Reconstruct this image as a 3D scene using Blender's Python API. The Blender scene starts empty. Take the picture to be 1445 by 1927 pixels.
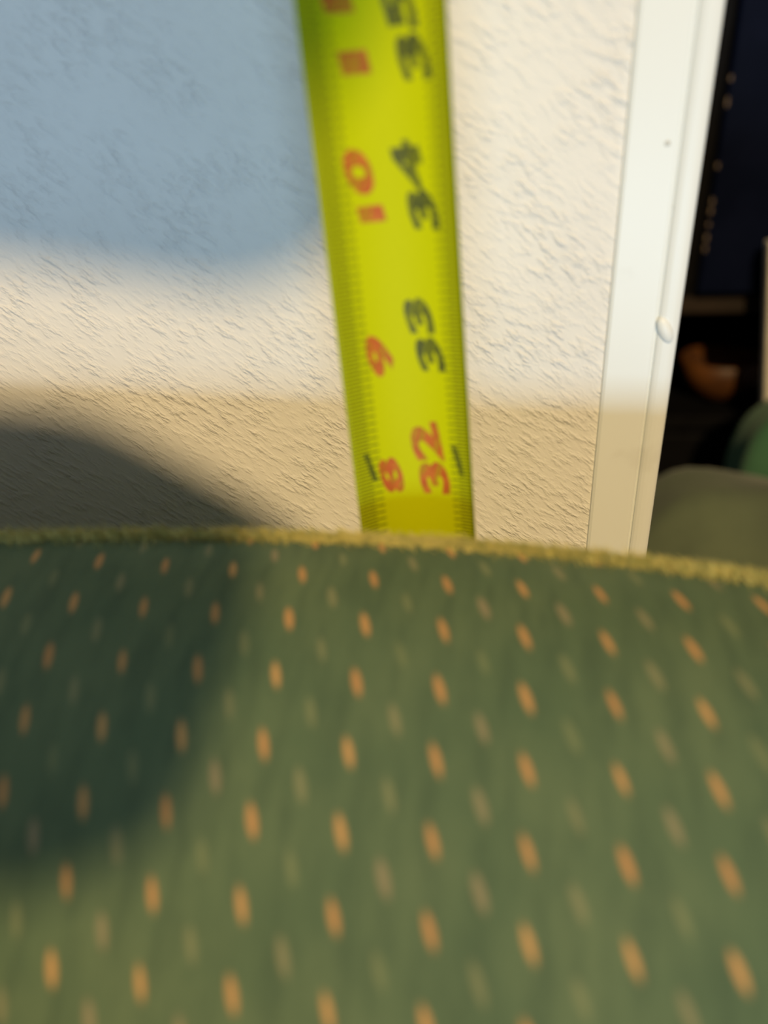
import bpy, bmesh, math, random
from mathutils import Vector, Matrix

random.seed(7)
scene = bpy.context.scene
COL = scene.collection

# ------------------------------------------------------------------ camera
F_PX, W_PX, H_PX = 1390.0, 1445.0, 1927.0
cam_d = bpy.data.cameras.new('camera')
cam = bpy.data.objects.new('camera', cam_d)
COL.objects.link(cam)
CAM = Vector((0.01864, -0.18755, 0.88338))
RIGHT = Vector((0.98719, 0.14939, -0.05606))
DOWN = Vector((0.02600, -0.49723, -0.86723))
FWD = Vector((-0.15743, 0.85466, -0.49475))
cam.matrix_world = Matrix((
    (RIGHT.x, -DOWN.x, -FWD.x, CAM.x),
    (RIGHT.y, -DOWN.y, -FWD.y, CAM.y),
    (RIGHT.z, -DOWN.z, -FWD.z, CAM.z),
    (0, 0, 0, 1)))
cam_d.sensor_fit = 'VERTICAL'
cam_d.sensor_height = 9.6
cam_d.lens = F_PX / H_PX * 9.6
cam_d.clip_start = 0.005
cam_d.dof.use_dof = True
cam_d.dof.focus_distance = 0.215
cam_d.dof.aperture_fstop = 1.35
scene.camera = cam

# ------------------------------------------------------------------ world, lights, exposure
world = bpy.data.worlds.new('world')
scene.world = world
world.use_nodes = True
bg = world.node_tree.nodes['Background']
bg.inputs['Color'].default_value = (0.95, 0.95, 0.90, 1)
bg.inputs['Strength'].default_value = 0.14

SUN_DIR = Vector((-0.12, 1.0, -0.68)).normalized()      # low evening sun from behind the chair
sun_d = bpy.data.lights.new('evening_sun', 'SUN')
sun_d.energy = 2.7
sun_d.color = (1.0, 0.70, 0.335)
sun_d.angle = math.radians(2.3)
sun = bpy.data.objects.new('evening_sun', sun_d)
COL.objects.link(sun)
sun.rotation_euler = SUN_DIR.to_track_quat('-Z', 'Y').to_euler()
sun.location = (0.8, -3, 2)

win_d = bpy.data.lights.new('low_cool_daylight', 'AREA')  # area light for the low cool daylight; its opening is not modelled
win_d.shape = 'RECTANGLE'
win_d.size = 1.1
win_d.size_y = 0.30
win_d.energy = 19.5
win_d.color = (0.52, 0.77, 1.0)
win = bpy.data.objects.new('low_cool_daylight', win_d)
COL.objects.link(win)
win.location = (0.25, -1.9, 0.52)
win.rotation_euler = (Vector((0, 0, 0.85)) - win.location).to_track_quat('-Z', 'Y').to_euler()

vs = scene.view_settings
vs.view_transform = 'Standard'
vs.look = 'None'
vs.exposure = 0.0
vs.gamma = 1.0
vs.use_curve_mapping = False


# ------------------------------------------------------------------ helpers
def tag(o, label=None, cat=None, group=None, kind=None):
    if label: o['label'] = label
    if cat: o['category'] = cat
    if group: o['group'] = group
    if kind: o['kind'] = kind
    return o


def empty(name, loc=(0, 0, 0)):
    o = bpy.data.objects.new(name, None)
    o.empty_display_size = 0.05
    o.location = loc
    COL.objects.link(o)
    return o


def obj(name, bm, mat, parent=None, smooth=False):
    me = bpy.data.meshes.new(name)
    bm.normal_update()
    bm.to_mesh(me)
    bm.free()
    if smooth:
        for p in me.polygons:
            p.use_smooth = True
    if mat:
        me.materials.append(mat)
    o = bpy.data.objects.new(name, me)
    COL.objects.link(o)
    if parent:
        o.parent = parent
        o.matrix_parent_inverse = Matrix.Translation(parent.location).inverted()
    return o


def box(bm, x0, x1, y0, y1, z0, z1, bevel=0.0, seg=2):
    vs_ = [bm.verts.new((x, y, z)) for z in (z0, z1) for y in (y0, y1) for x in (x0, x1)]
    fs = [(0, 2, 3, 1), (4, 5, 7, 6), (0, 1, 5, 4), (2, 6, 7, 3), (0, 4, 6, 2), (1, 3, 7, 5)]
    faces = [bm.faces.new([vs_[i] for i in f]) for f in fs]
    if bevel:
        edges = list({e for f in faces for e in f.edges})
        bmesh.ops.bevel(bm, geom=edges, offset=bevel, segments=seg, profile=0.5, affect='EDGES')


def prism(bm, pts, axis, a, b):
    """pts: 2D outline; extruded along axis ('x','y','z') from a to b."""
    def mk(p, t):
        if axis == 'z': return (p[0], p[1], t)
        if axis == 'y': return (p[0], t, p[1])
        return (t, p[0], p[1])
    lo = [bm.verts.new(mk(p, a)) for p in pts]
    hi = [bm.verts.new(mk(p, b)) for p in pts]
    n = len(pts)
    for i in range(n):
        bm.faces.new((lo[i], lo[(i + 1) % n], hi[(i + 1) % n], hi[i]))
    bm.faces.new(lo[::-1]); bm.faces.new(hi)
    bmesh.ops.recalc_face_normals(bm, faces=bm.faces)


def tube(bm, path, r, seg=12, cap=True):
    path = [Vector(p) for p in path]
    rings = []
    for i, p in enumerate(path):
        t = (path[min(i + 1, len(path) - 1)] - path[max(i - 1, 0)]).normalized()
        a = t.orthogonal().normalized() if i == 0 else (rings_dir - t * rings_dir.dot(t)).normalized()
        rings_dir = a
        b = t.cross(a)
        rr = r(i / (len(path) - 1)) if callable(r) else r
        rings.append([bm.verts.new(p + (a * math.cos(q) + b * math.sin(q)) * rr)
                      for q in [2 * math.pi * k / seg for k in range(seg)]])
    for i in range(len(rings) - 1):
        for k in range(seg):
            bm.faces.new((rings[i][k], rings[i][(k + 1) % seg], rings[i + 1][(k + 1) % seg], rings[i + 1][k]))
    if cap:
        bm.faces.new(rings[0][::-1]); bm.faces.new(rings[-1])


def lathe(bm, prof, c, seg=32):
    rings = []
    for r, z in prof:
        rings.append([bm.verts.new((c[0] + max(r, 1e-4) * math.cos(2 * math.pi * k / seg),
                                    c[1] + max(r, 1e-4) * math.sin(2 * math.pi * k / seg), c[2] + z)) for k in range(seg)])
    for i in range(len(rings) - 1):
        for k in range(seg):
            bm.faces.new((rings[i][k], rings[i][(k + 1) % seg], rings[i + 1][(k + 1) % seg], rings[i + 1][k]))
    bm.faces.new(rings[0][::-1]); bm.faces.new(rings[-1])


def new_mat(name, color, rough=0.6, sheen=0.0):
    m = bpy.data.materials.new(name)
    m.use_nodes = True
    b = m.node_tree.nodes['Principled BSDF']
    b.inputs['Base Color'].default_value = (*color, 1)
    b.inputs['Roughness'].default_value = rough
    b.inputs['Specular IOR Level'].default_value = 0.3
    if sheen:
        b.inputs['Sheen Weight'].default_value = sheen
        b.inputs['Sheen Roughness'].default_value = 0.5
    return m


class NT:
    """small wrapper to write node graphs"""
    def __init__(self, m):
        self.t = m.node_tree
        self.b = self.t.nodes['Principled BSDF']

    def n(self, typ, **kw):
        nd = self.t.nodes.new(typ)
        for k, v in kw.items():
            setattr(nd, k, v)
        return nd

    def set(self, sock, v):
        if hasattr(v, 'is_output'):
            self.t.links.new(v, sock)
        else:
            sock.default_value = v

    def math(self, op, a, b=0.0, c=0.0, clamp=False):
        nd = self.n('ShaderNodeMath', operation=op, use_clamp=clamp)
        self.set(nd.inputs[0], a); self.set(nd.inputs[1], b); self.set(nd.inputs[2], c)
        return nd.outputs[0]

    def mix(self, fac, a, b, blend='MIX'):
        nd = self.n('ShaderNodeMix', data_type='RGBA', blend_type=blend)
        self.set(nd.inputs[0], fac)
        self.set(nd.inputs[6], (*a, 1) if isinstance(a, tuple) else a)
        self.set(nd.inputs[7], (*b, 1) if isinstance(b, tuple) else b)
        return nd.outputs[2]

    def noise(self, vec, scale, detail=3, rough=0.5):
        nd = self.n('ShaderNodeTexNoise')
        self.t.links.new(vec, nd.inputs['Vector'])
        nd.inputs['Scale'].default_value = scale
        nd.inputs['Detail'].default_value = detail
        nd.inputs['Roughness'].default_value = rough
        return nd.outputs['Fac']

    def mapping(self, vec, rot=(0, 0, 0), scale=(1, 1, 1), loc=(0, 0, 0)):
        nd = self.n('ShaderNodeMapping')
        self.t.links.new(vec, nd.inputs[0])
        nd.inputs['Rotation'].default_value = rot
        nd.inputs['Scale'].default_value = scale
        nd.inputs['Location'].default_value = loc
        return nd.outputs[0]

    def bump(self, h, strength, dist):
        nd = self.n('ShaderNodeBump')
        nd.inputs['Strength'].default_value = strength
        nd.inputs['Distance'].default_value = dist
        self.t.links.new(h, nd.inputs['Height'])
        self.t.links.new(nd.outputs[0], self.b.inputs['Normal'])

    def obj_coord(self):
        return self.n('ShaderNodeTexCoord').outputs['Object']

    def uv(self):
        return self.n('ShaderNodeTexCoord').outputs['UV']

    def ramp(self, fac, lo, hi):
        nd = self.n('ShaderNodeMapRange', clamp=True, interpolation_type='SMOOTHSTEP')
        self.set(nd.inputs[0], fac)
        nd.inputs[1].default_value = lo; nd.inputs[2].default_value = hi
        return nd.outputs[0]

    def base(self, c):
        self.t.links.new(c, self.b.inputs['Base Color'])


# ------------------------------------------------------------------ materials
def plaster_mat():
    m = new_mat('textured_wall_paint', (0.80, 0.79, 0.77), 0.75)
    g = NT(m)
    co = g.obj_coord()
    # rolled-on paint: small ridges drawn out along a diagonal
    a = g.noise(g.mapping(g.mapping(co, rot=(0, math.radians(-38), 0)), scale=(1, 1, 2.8)), 190, 3, 0.55)
    b = g.noise(g.mapping(g.mapping(co, rot=(0, math.radians(-50), 0)), scale=(1, 1, 2.0)), 420, 2, 0.5)
    ridge = g.ramp(a, 0.42, 0.78)
    h = g.math('ADD', g.math('MULTIPLY', ridge, 1.0), g.math('MULTIPLY', b, 0.35))
    h = g.math('MULTIPLY', h, g.math('ADD', 0.35, g.ramp(g.noise(co, 55, 2), 0.35, 0.7)))
    g.bump(h, 0.55, 0.0011)
    tone = g.noise(co, 14, 3, 0.5)
    g.base(g.mix(g.ramp(tone, 0.3, 0.7), (0.77, 0.775, 0.77), (0.81, 0.815, 0.81)))
    return m


def trim_mat():
    m = new_mat('white_gloss_trim', (0.86, 0.86, 0.84), 0.35)
    g = NT(m)
    co = g.obj_coord()
    g.bump(g.noise(g.mapping(co, scale=(1, 1, 0.12)), 160, 2, 0.5), 0.15, 0.0006)
    g.base(g.mix(g.ramp(g.noise(co, 60, 3), 0.62, 0.75), (0.80, 0.85, 0.87), (0.75, 0.79, 0.80)))
    return m


LAT_A, LAT_B = 0.01412, 0.01176        # repeat of the woven specks, across and down


def spot_fabric():
    m = new_mat('speckled_green_upholstery', (0.16, 0.25, 0.13), 0.9, sheen=0.08)
    g = NT(m)
    uv = g.uv()
    sep = g.n('ShaderNodeSeparateXYZ')
    g.t.links.new(uv, sep.inputs[0])
    u, v = sep.outputs[0], sep.outputs[1]
    wob = g.noise(uv, 90, 1)
    tiltk = g.math('ADD', g.math('MULTIPLY', u, 1.2), 0.28)     # specks lean more towards one side

    def lattice(du, dv, wu, wv, seed):
        cu = g.math('ADD', g.math('DIVIDE', u, LAT_A), du)
        cv = g.math('ADD', g.math('DIVIDE', v, LAT_B), dv)
        iu = g.math('FLOOR', cu); iv = g.math('FLOOR', cv)
        wn = g.n('ShaderNodeTexWhiteNoise', noise_dimensions='3D')
        cmb = g.n('ShaderNodeCombineXYZ')
        g.set(cmb.inputs[0], iu); g.set(cmb.inputs[1], iv); cmb.inputs[2].default_value = seed
        g.t.links.new(cmb.outputs[0], wn.inputs[0])
        rnd = wn.outputs['Value']
        fu = g.math('MULTIPLY', g.math('SUBTRACT', g.math('SUBTRACT', cu, iu), 0.5), LAT_A)
        fv = g.math('MULTIPLY', g.math('SUBTRACT', g.math('SUBTRACT', cv, iv), 0.5), LAT_B)
        fu = g.math('SUBTRACT', fu, g.math('MULTIPLY', fv, tiltk))
        eu = g.math('POWER', g.math('ABSOLUTE', g.math('DIVIDE', fu, wu)), 2.0)
        ev = g.math('POWER', g.math('ABSOLUTE', g.math('DIVIDE', fv, wv)), 2.0)
        d = g.math('SQRT', g.math('ADD', eu, ev))
        d = g.math('ADD', d, g.math('MULTIPLY', g.math('SUBTRACT', wob, 0.5), 0.5))
        mask = g.math('SUBTRACT', 1.0, g.ramp(d, 0.45, 1.15))
        return mask, rnd

    # ground cloth
    str_ = g.noise(g.mapping(uv, rot=(0, 0, math.radians(12)), scale=(1, 0.2, 1)), 260, 4, 0.65)
    blot = g.noise(uv, 45, 3, 0.5)
    base = g.mix(g.ramp(blot, 0.3, 0.7), (0.092, 0.150, 0.084), (0.122, 0.180, 0.098))
    base = g.mix(g.math('MULTIPLY', g.ramp(str_, 0.40, 0.70), 0.65), base, (0.065, 0.110, 0.065))
    # first set of specks (warm orange) and the paler set half a step off
    m1, r1 = lattice(0.5 + 0.01926 / LAT_A, 0.5, 0.00090, 0.0029, 1.0)
    m2, r2 = lattice(0.01926 / LAT_A, 0.0, 0.0010, 0.0030, 4.0)
    c1 = g.mix(r1, (0.66, 0.32, 0.12), (0.56, 0.35, 0.14))
    c2 = g.mix(r2, (0.30, 0.34, 0.16), (0.33, 0.27, 0.17))
    s1 = g.math('MULTIPLY', m1, g.math('ADD', 0.72, g.math('MULTIPLY', r1, 0.28)))
    s2 = g.math('MULTIPLY', m2, g.math('ADD', 0.30, g.math('MULTIPLY', r2, 0.45)))
    colr = g.mix(s2, base, c2)
    colr = g.mix(s1, colr, c1)
    g.base(colr)
    fine = g.noise(uv, 1500, 2, 0.6)
    g.bump(g.math('ADD', g.math('MULTIPLY', fine, 0.6), g.math('MULTIPLY', str_, 0.8)), 0.35, 0.0006)
    return m


def noise_mat(name, c1, c2, scale, rough=0.7, bump=0.3, dist=0.001, stretch=(1, 1, 1), sheen=0.0):
    m = new_mat(name, c1, rough, sheen)
    g = NT(m)
    nz = g.noise(g.mapping(g.obj_coord(), scale=stretch), scale, 4, 0.55)
    g.base(g.mix(g.ramp(nz, 0.3, 0.7), c1, c2))
    g.bump(nz, bump, dist)
    return m


def tape_mat():
    m = new_mat('yellow_tape_enamel', (0.62, 0.66, 0.006), 0.5)
    g = NT(m)
    sep = g.n('ShaderNodeSeparateXYZ')
    g.t.links.new(g.uv(), sep.inputs[0])
    u, s = sep.outputs[0], sep.outputs[1]        # u 0..1 across, s metres along
    IN = 0.0254

    def ticks(period, width, ulen):
        ph = g.math('PINGPONG', g.math('ADD', s, 10 * IN), period / 2)
        on = g.math('LESS_THAN', ph, width / 2)
        edge = g.math('MINIMUM', g.math('MULTIPLY', u, 0.75), g.math('SUBTRACT', 1.0, u))
        return g.math('MULTIPLY', on, g.math('LESS_THAN', edge, ulen))
    t = ticks(IN / 32, 0.00038, 0.12)
    t = g.math('MAXIMUM', t, ticks(IN / 16, 0.00040, 0.18))
    nz = g.noise(g.mapping(g.uv(), scale=(0.5, 60, 1)), 30, 3)
    base = g.mix(nz, (0.53, 0.585, 0.001), (0.48, 0.54, 0.001))
    g.base(g.mix(g.math('MULTIPLY', t, 0.9), base, (0.05, 0.06, 0.01)))
    return m


M = {}
M['plaster'] = plaster_mat()
M['trim'] = trim_mat()
M['fabric'] = spot_fabric()
M['piping'] = noise_mat('olive_piping_cord', (0.26, 0.26, 0.08), (0.36, 0.34, 0.11), 900, 0.9, 0.5, 0.0006, sheen=0.3)
M['fibre'] = noise_mat('straw_green_pile', (0.66, 0.58, 0.20), (0.36, 0.36, 0.11), 500, 0.9, 0.0, sheen=0.3)
M['tape'] = tape_mat()
M['tape_back'] = new_mat('tape_back_enamel', (0.55, 0.56, 0.01), 0.5)
M['ink_black'] = noise_mat('black_scale_ink', (0.055, 0.07, 0.012), (0.10, 0.12, 0.012), 600, 0.5, 0.0)
M['ink_red'] = noise_mat('red_scale_ink', (0.50, 0.09, 0.015), (0.58, 0.17, 0.015), 600, 0.5, 0.0)
for k_ in ('ink_black', 'ink_red'):                     # thin, streaky print: the enamel shows through
    g_ = NT(M[k_])
    st_ = g_.noise(g_.mapping(g_.mapping(g_.obj_coord(), rot=(0, math.radians(-17), 0)), scale=(1, 1, 0.12)), 900, 2)
    fac_ = g_.math('ADD', 0.48, g_.math('MULTIPLY', g_.ramp(st_, 0.35, 0.6), 0.42))
    g_.t.links.new(fac_, g_.b.inputs['Alpha'])
M['steel'] = noise_mat('zinc_plated_steel', (0.5, 0.5, 0.5), (0.6, 0.6, 0.6), 80, 0.35, 0.05)
M['case'] = noise_mat('yellow_case_plastic', (0.72, 0.58, 0.02), (0.68, 0.54, 0.02), 200, 0.45, 0.1, 0.0003)
M['rubber'] = noise_mat('black_rubber', (0.012, 0.012, 0.012), (0.02, 0.02, 0.02), 300, 0.7, 0.2, 0.0003)
M['floor'] = noise_mat('oak_floor', (0.30, 0.19, 0.10), (0.22, 0.13, 0.07), 6, 0.5, 0.1, 0.001, (1, 8, 1))
M['wood'] = noise_mat('dark_wood', (0.06, 0.035, 0.02), (0.09, 0.05, 0.03), 14, 0.5, 0.1, 0.001, (8, 8, 1))
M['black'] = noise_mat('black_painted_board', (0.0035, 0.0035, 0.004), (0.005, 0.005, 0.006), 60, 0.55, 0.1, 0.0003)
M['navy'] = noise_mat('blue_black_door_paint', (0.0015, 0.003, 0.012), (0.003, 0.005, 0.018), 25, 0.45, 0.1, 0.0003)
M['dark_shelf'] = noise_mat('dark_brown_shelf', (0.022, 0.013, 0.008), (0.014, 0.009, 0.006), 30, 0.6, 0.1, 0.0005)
M['chip'] = noise_mat('bare_wood_chip', (0.20, 0.16, 0.12), (0.12, 0.09, 0.07), 300, 0.8, 0.0)
M['bowl'] = noise_mat('orange_brown_wood', (0.12, 0.045, 0.010), (0.05, 0.02, 0.008), 40, 0.5, 0.15, 0.0005, (1, 1, 4))
M['olive'] = noise_mat('olive_cushion_cloth', (0.105, 0.135, 0.085), (0.08, 0.105, 0.07), 22, 0.95, 0.3, 0.002, sheen=0.15)
M['teal'] = noise_mat('sea_green_cushion_cloth', (0.045, 0.14, 0.075), (0.06, 0.16, 0.09), 22, 0.95, 0.3, 0.002, sheen=0.15)
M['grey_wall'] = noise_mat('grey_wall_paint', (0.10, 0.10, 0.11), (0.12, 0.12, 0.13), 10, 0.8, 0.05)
M['scuff'] = noise_mat('grey_scuff', (0.55, 0.57, 0.57), (0.66, 0.68, 0.68), 900, 0.7, 0.0)
M['white_wood'] = noise_mat('white_painted_wood', (0.70, 0.68, 0.62), (0.62, 0.60, 0.54), 40, 0.5, 0.05)
M['caster'] = noise_mat('dark_caster_shell', (0.02, 0.02, 0.025), (0.03, 0.03, 0.035), 90, 0.3, 0.02)  # shell of the added shadow-casting slab
M['tape'].node_tree.nodes['Principled BSDF'].inputs['Specular IOR Level'].default_value = 0.06
for k_ in ('black', 'navy'):
    M[k_].node_tree.nodes['Principled BSDF'].inputs['Specular IOR Level'].default_value = 0.04
M['glass'] = new_mat('caster_glass', (0.005, 0.005, 0.006), 0.08)  # face of the added shadow-casting slab

# ------------------------------------------------------------------ the setting
bm = bmesh.new(); box(bm, -2.2, 2.2, -3.2, 1.5, -0.05, 0.0)
tag(obj('floor', bm, M['floor']), 'brown wooden floor below the armchair', kind='structure')
bm = bmesh.new(); box(bm, -1.8, 0.0565, 0.0, 0.10, 0.0, 2.5)
tag(obj('wall_back', bm, M['plaster']), 'white textured plaster wall behind the tape', kind='structure')
bm = bmesh.new(); box(bm, 0.98, 2.0, 0.0, 0.10, 0.0, 2.5)
tag(obj('wall_right', bm, M['plaster']), 'white textured wall on the far side of the opening', kind='structure')
bm = bmesh.new(); box(bm, 0.0565, 0.98, 0.0, 0.10, 2.06, 2.5)
tag(obj('wall_lintel', bm, M['plaster']), 'white wall above the dark opening', kind='structure')
bm = bmesh.new(); box(bm, -1.8, 2.0, 1.30, 1.38, 0.0, 2.5)
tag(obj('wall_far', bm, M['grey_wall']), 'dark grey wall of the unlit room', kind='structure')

# casing of the opening: flat face, a shallow quirk, then a rounded bead on the outer edge
prof = [(0.0431, 0.0), (0.0433, -0.0010), (0.0440, -0.0014), (0.0541, -0.0014), (0.0545, -0.0010), (0.0549, -0.0011)]
for k in range(9):
    a = math.pi * (1.0 - k / 8 * 1.0)
    prof.append((0.0574 + 0.0025 * math.cos(a), -0.0012 - 0.0010 * math.sin(a)))
prof += [(0.0599, 0.105), (0.0565, 0.105), (0.0565, 0.0)]
bm = bmesh.new(); prism(bm, prof, 'z', 0.0, 2.06)
trim = tag(obj('trim_1', bm, M['trim']), 'white painted casing along the right edge of the wall', kind='structure')
# blister of paint and scuffs on the casing
bm = bmesh.new()
bmesh.ops.create_icosphere(bm, subdivisions=3, radius=1.0)
for v in bm.verts:
    v.co = Vector((v.co.x * 0.0017, v.co.y * 0.0013, v.co.z * 0.0036))
    v.co = Matrix.Rotation(math.radians(-25), 3, 'Y') @ v.co + Vector((0.0567, -0.0018, 0.8290))
obj('paint_blister', bm, M['trim'], trim, True)
for (x, z, sx, sz) in ((0.0521, 0.8700, 0.0007, 0.0006), (0.0553, 0.8570, 0.0004, 0.0007), (0.0556, 0.8545, 0.0003, 0.0005)):
    bm = bmesh.new()
    bmesh.ops.create_icosphere(bm, subdivisions=2, radius=1.0)
    for v in bm.verts:
        v.co = Vector((x + v.co.x * sx, -0.00142 + v.co.y * 0.00012, z + v.co.z * sz))
    obj('scuff', bm, M['scuff'], trim, True)

# ------------------------------------------------------------------ armchair
chair = tag(empty('armchair', (0, -0.45, 0)), 'green armchair with woven orange specks on its rounded back', 'armchair')
TH0, K1, K2, J0 = 0.2319, 13.2, -72.8, 2.0
DV = 0.0005


def theta(v):
    vv = v - J0 * LAT_B
    if vv < 0.075:
        return TH0 + K1 * vv + K2 * vv * vv
    t = TH0 + K1 * 0.075 + K2 * 0.075 ** 2
    return min(1.50, t + (vv - 0.075) * 5.5)


# profile table: position (y, z) for arc length v, anchored at row 2 of the specks
V0, V1 = -0.03, 0.52
tab = []
ya, za = -0.08434, 0.80063 - 0.0006
vs_list = [V0 + i * DV for i in range(int((V1 - V0) / DV) + 1)]
i0 = min(range(len(vs_list)), key=lambda i: abs(vs_list[i] - J0 * LAT_B))
ys = [0.0] * len(vs_list); zs = [0.0] * len(vs_list)
ys[i0], zs[i0] = ya, za
for i in range(i0 + 1, len(vs_list)):
    th = theta(vs_list[i] - DV / 2)
    ys[i] = ys[i - 1] - math.cos(th) * DV; zs[i] = zs[i - 1] - math.sin(th) * DV
for i in range(i0 - 1, -1, -1):
    th = theta(vs_list[i] + DV / 2)
    ys[i] = ys[i + 1] + math.cos(th) * DV; zs[i] = zs[i + 1] + math.sin(th) * DV


def prof_at(v):
    q = (v - V0) / DV
    i = max(0, min(len(vs_list) - 2, int(q))); f = q - i
    return ys[i] * (1 - f) + ys[i + 1] * f, zs[i] * (1 - f) + zs[i + 1] * f


CX0, CX1 = -0.37, 0.35
J_EDGE, J_BOW = -0.25, 0.85


def edge_v(x):
    q = ((x - 0.004) / (0.085 if x < 0.004 else 0.072)) ** 2
    return (J_EDGE + J_BOW * q / (1 + 0.2 * q)) * LAT_B


def crown(x):
    d = -0.0315 * x
    for side, e in ((1, CX1), (-1, CX0)):
        t = (side * (x - e) + 0.09) / 0.09
        if t > 0:
            d -= 0.09 * (1 - math.sqrt(max(0.0, 1 - min(1, t) ** 2))) * 0.8
    return d


def surf(x, v):
    y, z = prof_at(v)
    return Vector((x, y, z + crown(x)))


bm = bmesh.new()
uvl = bm.loops.layers.uv.new('UVMap')
xs = []
x = CX0
while x < CX1 - 1e-6:
    xs.append(x)
    x += 0.003 if -0.16 < x < 0.14 else 0.008
xs.append(CX1)
NV = 130
grid = []
for x in xs:
    ve = edge_v(x)
    col = []
    p0 = surf(x, ve)
    for z_ in (0.16, 0.45):                             # rear panel
        col.append((bm.verts.new((x, p0.y + 0.001, z_)), (x, ve - (p0.z - z_))))
    col.append((bm.verts.new((x, p0.y + 0.001, p0.z - 0.004)), (x, ve - 0.004)))
    for k in range(NV):
        t = k / (NV - 1)
        v = ve + (0.46 - ve) * (t ** 1.5)
        col.append((bm.verts.new(surf(x, v)), (x - 0.0199 * (v - 2 * LAT_B), v)))
    last = col[-1][0].co
    col.append((bm.verts.new((x, last.y, 0.16)), (x, 0.9)))
    grid.append(col)
for i in range(len(grid) - 1):
    for k in range(len(grid[0]) - 1):
        q = [grid[i][k], grid[i + 1][k], grid[i + 1][k + 1], grid[i][k + 1]]
        f = bm.faces.new([a[0] for a in q])
        for lp, a in zip(f.loops, q):
            lp[uvl].uv = a[1]
    q = [grid[i][0][0], grid[i][-1][0], grid[i + 1][-1][0], grid[i + 1][0][0]]
    bm.faces.new(q)
bm.faces.new([a[0] for a in grid[0]][::-1]); bm.faces.new([a[0] for a in grid[-1]])
bmesh.ops.recalc_face_normals(bm, faces=bm.faces)
back = obj('backrest', bm, M['fabric'], chair, True)

# piping along the rear seam
path = []
for x in xs:
    p = surf(x, edge_v(x))
    path.append((p.x, p.y + 0.0008, p.z - 0.0006))
bm = bmesh.new(); tube(bm, path, 0.0015, 10)
obj('piping', bm, M['piping'], back, True)

# short pile standing along the seam
bm = bmesh.new()
for i in range(9000):
    x = random.uniform(-0.17, 0.15)
    v = edge_v(x) + random.gauss(0.0004, 0.0014)
    p = surf(x, max(v, edge_v(x) - 0.0004))
    p.z -= 0.0002
    d = Vector((random.gauss(-0.45, 0.25), random.gauss(0.1, 0.3), random.uniform(0.7, 1.2))).normalized()
    ln = random.uniform(0.0014, 0.0040)
    w = Vector((0.00011, 0, 0))
    a, b = bm.verts.new(p - w), bm.verts.new(p + w)
    mid = p + d * ln * 0.6
    tip = p + d * ln + Vector((-0.2, 0, -0.15)) * ln * 0.6
    c, e = bm.verts.new(mid + w * 0.8), bm.verts.new(mid - w * 0.8)
    t = bm.verts.new(tip)
    bm.faces.new((a, b, c, e)); bm.faces.new((e, c, t))
fz = obj('seam_pile', bm, M['fibre'], back)
fz['kind'] = 'stuff'


def soft_block(name, x0, x1, y0, y1, z0, z1, r, mat, parent):
    b_ = bmesh.new(); box(b_, x0, x1, y0, y1, z0, z1, r, 5)
    uvl_ = b_.loops.layers.uv.new('UVMap')
    for f in b_.faces:
        n_ = f.normal if f.normal.length else Vector((0, 0, 1))
        f.normal_update(); n_ = f.normal
        for lp in f.loops:
            c_ = lp.vert.co
            if abs(n_.z) > 0.6: lp[uvl_].uv = (c_.x, -c_.y)
            elif abs(n_.x) > 0.6: lp[uvl_].uv = (c_.y, -c_.z)
            else: lp[uvl_].uv = (c_.x, -c_.z)
    return obj(name, b_, mat, parent, True)


soft_block('seat_cushion', -0.345, 0.325, -0.86, -0.215, 0.30, 0.46, 0.045, M['fabric'], chair)
soft_block('seat_base', -0.36, 0.34, -0.84, -0.10, 0.16, 0.30, 0.015, M['fabric'], chair)
soft_block('armrest', -0.49, -0.37, -0.86, -0.09, 0.14, 0.60, 0.045, M['fabric'], chair)
soft_block('armrest', 0.35, 0.47, -0.86, -0.16, 0.14, 0.60, 0.045, M['fabric'], chair)
for lx in (-0.43, 0.41):
    for ly in (-0.80, -0.20):
        bm = bmesh.new(); lathe(bm, [(0.016, 0.0), (0.026, 0.13), (0.026, 0.15)], (lx, ly, 0.0), 20)
        obj('foot', bm, M['wood'], chair, True)

def cushion(name, c, rx, ry, rz, mat, label, rot=(0, 0, 0), p=0.62, group='cushions on the bench'):
    b_ = bmesh.new()
    bmesh.ops.create_uvsphere(b_, u_segments=48, v_segments=28, radius=1.0)
    R_ = Matrix.Rotation(rot[2], 3, 'Z') @ Matrix.Rotation(rot[1], 3, 'Y') @ Matrix.Rotation(rot[0], 3, 'X')
    for v in b_.verts:
        q = v.co
        s_ = [math.copysign(abs(t) ** p, t) for t in q]
        wr = 1 + 0.02 * math.sin(7 * q.x + 3 * q.z) + 0.015 * math.sin(11 * q.y - 5 * q.x)
        v.co = R_ @ Vector((s_[0] * rx * wr, s_[1] * ry * wr, s_[2] * rz * wr)) + Vector(c)
    o_ = obj(name, b_, mat, None, True)
    tag(o_, label, 'cushion', group)
    return o_


cushion('blocker_cushion', (-0.135, -0.40, 0.616), 0.19, 0.055, 0.149, M['olive'], 'added olive cushion, out of view on the armchair seat, blocking low light', p=0.5, group=None)  # added out of view to keep cool light off the chair's left

# ------------------------------------------------------------------ tape measure
tape = tag(empty('tape_measure', (0, -0.045, 0)), 'yellow tape measure blade standing against the white wall behind the armchair', 'tape measure')
TP = Vector((0.0, -0.045, 0.796))
TD = Vector((-0.0558, 0.0722, 0.9958)).normalized()
TE = (RIGHT - TD * RIGHT.dot(TD)).normalized()          # across the blade
TN = TE.cross(TD).normalized()                           # out of the printed face
if TN.y > 0: TN = -TN
TW, TR = 0.0266, 0.021                                   # width along the arc, radius of the cup
S_END = 0.40


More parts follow.
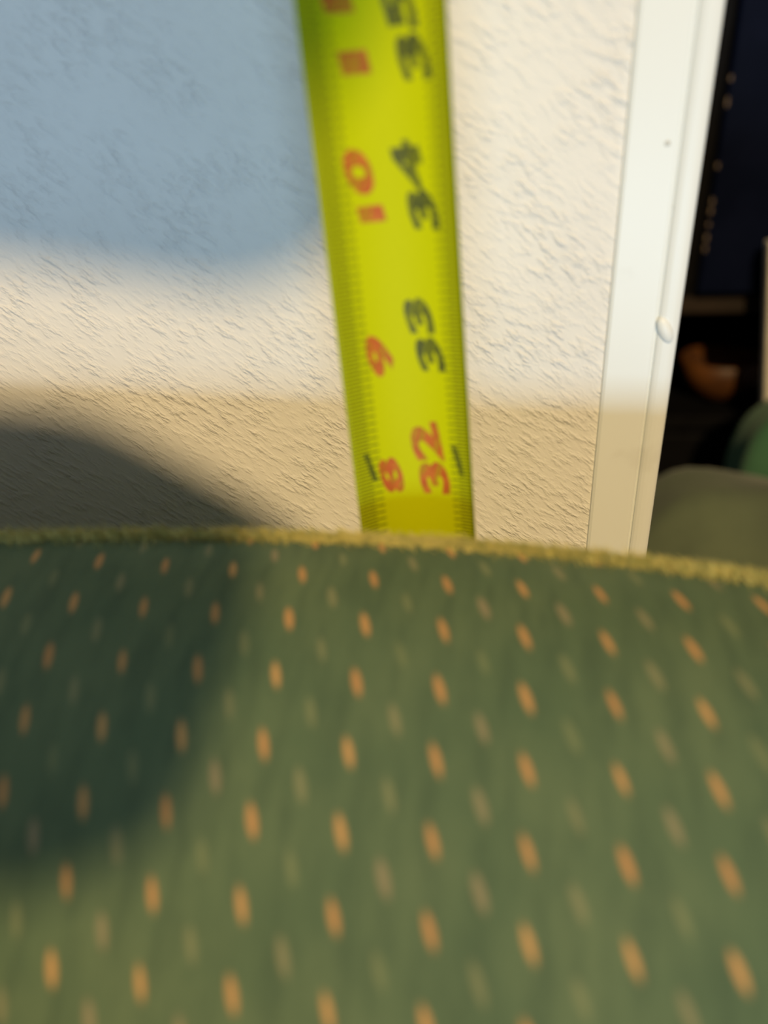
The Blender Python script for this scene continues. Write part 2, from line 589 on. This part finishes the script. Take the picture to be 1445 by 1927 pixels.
def tape_pt(u, s, lift=0.0):
    """u in [-.5,.5] across, s metres along from the seam."""
    ang = u * TW / TR
    across = TR * math.sin(ang)
    cup = TR * (1 - math.cos(ang))
    if s >= 0:
        c = TP + TD * s
    else:
        c = TP + Vector((0, 0, s))
    nrm = TN * math.cos(ang) - TE * math.sin(ang)
    return c + TE * across + TN * cup + nrm * lift


bm = bmesh.new()
uvl = bm.loops.layers.uv.new('UVMap')
NU = 20
ss = [-0.796 + 0.002, -0.5, -0.25, -0.1, -0.03] + [-0.02 + 0.01 * i for i in range(43)]
rows = [[bm.verts.new(tape_pt(k / NU - 0.5, s)) for k in range(NU + 1)] for s in ss]
rows_b = [[bm.verts.new(tape_pt(k / NU - 0.5, s, -0.00025)) for k in range(NU + 1)] for s in ss]
for i in range(len(ss) - 1):
    for k in range(NU):
        f = bm.faces.new((rows[i][k], rows[i][k + 1], rows[i + 1][k + 1], rows[i + 1][k]))
        for lp, (kk, ii) in zip(f.loops, ((k, i), (k + 1, i), (k + 1, i + 1), (k, i + 1))):
            lp[uvl].uv = (kk / NU, ss[ii] - 0.0175)
        f = bm.faces.new((rows_b[i + 1][k], rows_b[i + 1][k + 1], rows_b[i][k + 1], rows_b[i][k]))
        for lp in f.loops:
            lp[uvl].uv = (0.5, 0.1)
    for a, b in ((0, 0), (NU, NU)):
        f = bm.faces.new((rows[i][a], rows[i + 1][a], rows_b[i + 1][a], rows_b[i][a]))
        for lp in f.loops:
            lp[uvl].uv = (0.5, 0.1)
blade = obj('blade', bm, M['tape'], tape, True)


def glyphs(text, name, u_c, s_c, width_u, length, shear, mat, bold=0.05):
    """numerals that read up the blade: text runs along +s, its tops face the left edge"""
    cu = bpy.data.curves.new('numeral_outline', 'FONT')
    cu.body = text
    cu.offset = bold
    cu.resolution_u = 3
    tmp = bpy.data.objects.new('numeral_outline', cu)
    COL.objects.link(tmp)
    dg = bpy.context.evaluated_depsgraph_get()
    me = bpy.data.meshes.new_from_object(tmp.evaluated_get(dg))
    bpy.data.objects.remove(tmp); bpy.data.curves.remove(cu)
    b_ = bmesh.new(); b_.from_mesh(me); bpy.data.meshes.remove(me)
    bmesh.ops.triangulate(b_, faces=b_.faces)
    bmesh.ops.subdivide_edges(b_, edges=b_.edges, cuts=2, use_grid_fill=True)
    x0 = min(v.co.x for v in b_.verts); x1 = max(v.co.x for v in b_.verts)
    y0 = min(v.co.y for v in b_.verts); y1 = max(v.co.y for v in b_.verts)
    for v in b_.verts:
        along = ((v.co.x - x0) / (x1 - x0) - 0.5) * length
        acr = -((v.co.y - y0) / (y1 - y0) - 0.5) * width_u
        u_ = u_c - 0.5 + (acr - shear * along) / TW
        v.co = tape_pt(u_, s_c + along, 0.00006)
    return obj(name, b_, mat, blade)


glyphs('35', 'inch_numeral', 0.71, 0.0963, 0.0054, 0.0156, 0.24, M['ink_black'])
glyphs('34', 'inch_numeral', 0.70, 0.0718, 0.0054, 0.0156, 0.24, M['ink_black'])
glyphs('33', 'inch_numeral', 0.68, 0.0441, 0.0054, 0.0150, 0.22, M['ink_black'])
glyphs('32', 'inch_numeral', 0.65, 0.0175, 0.0066, 0.0168, 0.14, M['ink_red'])['label'] = 'red number'
glyphs('11', 'foot_numeral', 0.32, 0.0970, 0.0052, 0.0128, 0.22, M['ink_red'])
glyphs('10', 'foot_numeral', 0.33, 0.0727, 0.0052, 0.0128, 0.22, M['ink_red'])
glyphs('9', 'foot_numeral', 0.325, 0.0409, 0.0052, 0.0088, 0.2, M['ink_red'])
glyphs('8', 'foot_numeral', 0.32, 0.0145, 0.0050, 0.0086, 0.18, M['ink_red'])
for (u_c, sgn) in ((0.145, 1), (0.875, 1)):              # slim stud-mark arrows beside the red number
    bm = bmesh.new()
    s_c = 0.0172
    pts = [(-0.0012, 0.0036), (0.0002, 0.0030), (0.0016, -0.0034), (0.0004, -0.0032)]
    bm.faces.new([bm.verts.new(tape_pt(u_c - 0.5 + a / TW, s_c + b, 0.00006)) for a, b in pts])
    obj('stud_mark', bm, M['ink_black'], blade)
# hook on the floor and the case at the upper end
bm = bmesh.new(); box(bm, -0.012, 0.012, -0.0465, -0.0440, 0.0, 0.022); box(bm, -0.012, 0.012, -0.058, -0.0440, 0.0, 0.0012)
obj('end_hook', bm, M['steel'], tape)
ce = TP + TD * S_END
bm = bmesh.new()
outl = []
for (cx_, cz_, a0) in ((0.022, 0.022, 0), (-0.022, 0.022, 90), (-0.022, -0.026, 180), (0.022, -0.026, 270)):
    for k in range(7):
        a = math.radians(a0 + k * 15)
        outl.append((cx_ + 0.014 * math.cos(a), cz_ + 0.014 * math.sin(a)))
prism(bm, outl, 'x', -0.019, 0.019)
bmesh.ops.rotate(bm, verts=bm.verts, cent=(0, 0, 0), matrix=Matrix.Rotation(math.radians(0), 3, 'Z'))
for v in bm.verts:
    v.co += Vector((ce.x, ce.y - 0.024, ce.z + 0.036))
case = obj('case', bm, M['case'], tape)
bm = bmesh.new(); box(bm, ce.x - 0.0195, ce.x + 0.0195, ce.y - 0.064, ce.y - 0.055, ce.z + 0.005, ce.z + 0.06, 0.003)
obj('grip', bm, M['rubber'], case)

# ------------------------------------------------------------------ the unlit room beyond the opening
cab = tag(empty('cabinet', (0.45, 0.62, 0)), 'blue-black cabinet with chipped edge standing in the dark opening', 'cabinet')
CY = 0.462
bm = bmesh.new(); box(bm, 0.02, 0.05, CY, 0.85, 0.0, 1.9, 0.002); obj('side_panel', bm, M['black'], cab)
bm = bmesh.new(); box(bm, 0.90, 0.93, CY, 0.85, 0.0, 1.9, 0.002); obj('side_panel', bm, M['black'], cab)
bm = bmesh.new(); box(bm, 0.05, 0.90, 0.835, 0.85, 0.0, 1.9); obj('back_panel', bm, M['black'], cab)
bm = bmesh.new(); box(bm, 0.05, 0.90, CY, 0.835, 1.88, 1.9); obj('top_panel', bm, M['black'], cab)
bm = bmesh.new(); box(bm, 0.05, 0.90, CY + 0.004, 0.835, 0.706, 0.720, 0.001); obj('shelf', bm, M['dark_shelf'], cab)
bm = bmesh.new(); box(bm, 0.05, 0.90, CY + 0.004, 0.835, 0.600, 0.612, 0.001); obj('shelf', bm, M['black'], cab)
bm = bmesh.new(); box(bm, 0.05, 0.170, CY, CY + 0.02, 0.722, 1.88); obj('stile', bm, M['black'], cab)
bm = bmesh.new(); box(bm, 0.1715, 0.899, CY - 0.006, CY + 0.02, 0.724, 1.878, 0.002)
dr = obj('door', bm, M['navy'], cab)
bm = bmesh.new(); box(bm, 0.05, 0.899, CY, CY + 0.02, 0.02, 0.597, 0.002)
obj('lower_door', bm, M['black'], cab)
for (z, h) in ((0.877, 0.004), (0.862, 0.007), (0.820, 0.004), (0.795, 0.005), (0.788, 0.006), (0.778, 0.004), (0.768, 0.006), (0.760, 0.005)):
    bm = bmesh.new()
    bmesh.ops.create_icosphere(bm, subdivisions=2, radius=1.0)
    for v in bm.verts:
        k_ = 1 + 0.3 * math.sin(v.co.z * 5 + z * 90)
        v.co = Vector((0.1725 + v.co.x * 0.0011 * k_, CY - 0.006 + v.co.y * 0.0006, z + v.co.z * h * 0.55))
    obj('paint_chip', bm, M['chip'], dr, True)

bm = bmesh.new()
lathe(bm, [(0.010, 0.0), (0.018, 0.004), (0.030, 0.018), (0.036, 0.040), (0.033, 0.041), (0.026, 0.020), (0.012, 0.008), (0.001, 0.006)],
      (0.216, CY + 0.052, 0.6125), 40)
tag(obj('wooden_bowl', bm, M['bowl'], None, True), 'small orange-brown wooden bowl in the dark cabinet niche', 'bowl')


bench = tag(empty('bench', (0.35, 0.30, 0)), 'low dark wooden bench under the green cushions', 'bench')
bm = bmesh.new(); box(bm, 0.075, 0.90, 0.14, 0.42, 0.40, 0.43, 0.004); obj('seat', bm, M['wood'], bench)
for lx in (0.10, 0.875):
    for ly in (0.165, 0.395):
        bm = bmesh.new(); box(bm, lx - 0.02, lx + 0.02, ly - 0.02, ly + 0.02, 0.0, 0.40, 0.003); obj('leg', bm, M['wood'], bench)
cushion('olive_cushion', (0.200, 0.245, 0.549), 0.13, 0.06, 0.09, M['olive'], 'olive green cushion in the opening, nearest the wall casing', (0, math.radians(33), 0), p=0.75)
cushion('sea_green_cushion', (0.315, 0.368, 0.562), 0.12, 0.045, 0.125, M['teal'], 'sea green cushion behind the olive one, at the right edge')

bm = bmesh.new(); box(bm, 0.0, 0.05, 0.0, 0.014, 0.0, 0.768, 0.002)
for v in bm.verts:
    v.co = Vector((v.co.x + 0.2145 + 0.16 * (0.75 - v.co.z), v.co.y + 0.430, v.co.z))
tag(obj('white_board', bm, M['white_wood']), 'narrow white board standing in the opening at the far right edge', 'board')

# ------------------------------------------------------------------ unseen stand and slab, added to cast shadows into the view
hold = tag(empty('caster_stand', (-0.60, -0.40, 0.0)), 'added black stand with a bent arm, out of view, carrying the shadow casters', 'shadow stand')
bm = bmesh.new(); lathe(bm, [(0.10, 0.0), (0.10, 0.012), (0.085, 0.02), (0.014, 0.026)], (-0.60, -0.40, 0.0), 40)
obj('base', bm, M['rubber'], hold, True)
bm = bmesh.new(); tube(bm, [(-0.60, -0.40, 0.02), (-0.60, -0.40, 0.5), (-0.60, -0.40, 1.0)], 0.010, 16)
obj('pole', bm, M['rubber'], hold, True)
path = []
K = [Vector((-0.60, -0.40, 0.99)), Vector((-0.50, -0.39, 1.04)), Vector((-0.34, -0.38, 1.0)), Vector((-0.19, -0.376, 1.0)), Vector((-0.145, -0.376, 1.06)), Vector((-0.125, -0.372, 1.14))]
for i in range(len(K) - 1):
    p0, p1, p2, p3 = K[max(i - 1, 0)], K[i], K[i + 1], K[min(i + 2, len(K) - 1)]
    for k in range(10):
        t = k / 10
        path.append(0.5 * ((2 * p1) + (p2 - p0) * t + (2 * p0 - 5 * p1 + 4 * p2 - p3) * t * t + (3 * p1 - p0 - 3 * p2 + p3) * t ** 3))
path.append(K[-1])
bm = bmesh.new(); tube(bm, path, 0.006, 12)
obj('arm', bm, M['rubber'], hold, True)
bm = bmesh.new()
outl = [(-0.20, 1.05), (-0.07, 1.05), (-0.040, 1.034), (0.000, 1.008), (0.008, 0.985), (0.000, 0.964), (-0.045, 0.952), (-0.20, 0.946)]  # outline shaped to cast the dark patch on lower wall and chair
for _ in range(2):                                       # corner cutting rounds the outline
    nxt = []
    for i in range(len(outl)):
        a, b = outl[i], outl[(i + 1) % len(outl)]
        nxt += [(a[0] * .75 + b[0] * .25, a[1] * .75 + b[1] * .25), (a[0] * .25 + b[0] * .75, a[1] * .25 + b[1] * .75)]
    outl = nxt
prism(bm, outl, 'y', -0.392, -0.352)
obj('shadow_block', bm, M['rubber'], hold)
ph = tag(empty('shadow_caster', (-0.058, -0.36, 1.09)), 'added dark rounded slab, out of view, casting the upper shadow on the wall', 'shadow_caster')


def rrect(w, h, r, n=8):
    o_ = []
    for (sx, sz, a0) in ((1, 1, 0), (-1, 1, 90), (-1, -1, 180), (1, -1, 270)):
        for k in range(n + 1):
            a = math.radians(a0 + 90 * k / n)
            o_.append((sx * (w / 2 - r) + r * math.cos(a), sz * (h / 2 - r) + r * math.sin(a)))
    return o_


PHC, PHR = Vector((-0.051, -0.36, 1.169)), Matrix.Rotation(math.radians(9), 3, 'Y')
bm = bmesh.new(); prism(bm, rrect(0.190, 0.150, 0.050), 'y', -0.004, 0.004)  # added slab, sized and turned to cast the upper-left wall shadow
for v in bm.verts: v.co = PHR @ v.co + PHC
obj('body', bm, M['caster'], ph)
bm = bmesh.new(); prism(bm, rrect(0.182, 0.142, 0.046), 'y', -0.0046, -0.0041)
for v in bm.verts: v.co = PHR @ v.co + PHC
obj('glass_face', bm, M['glass'], ph)
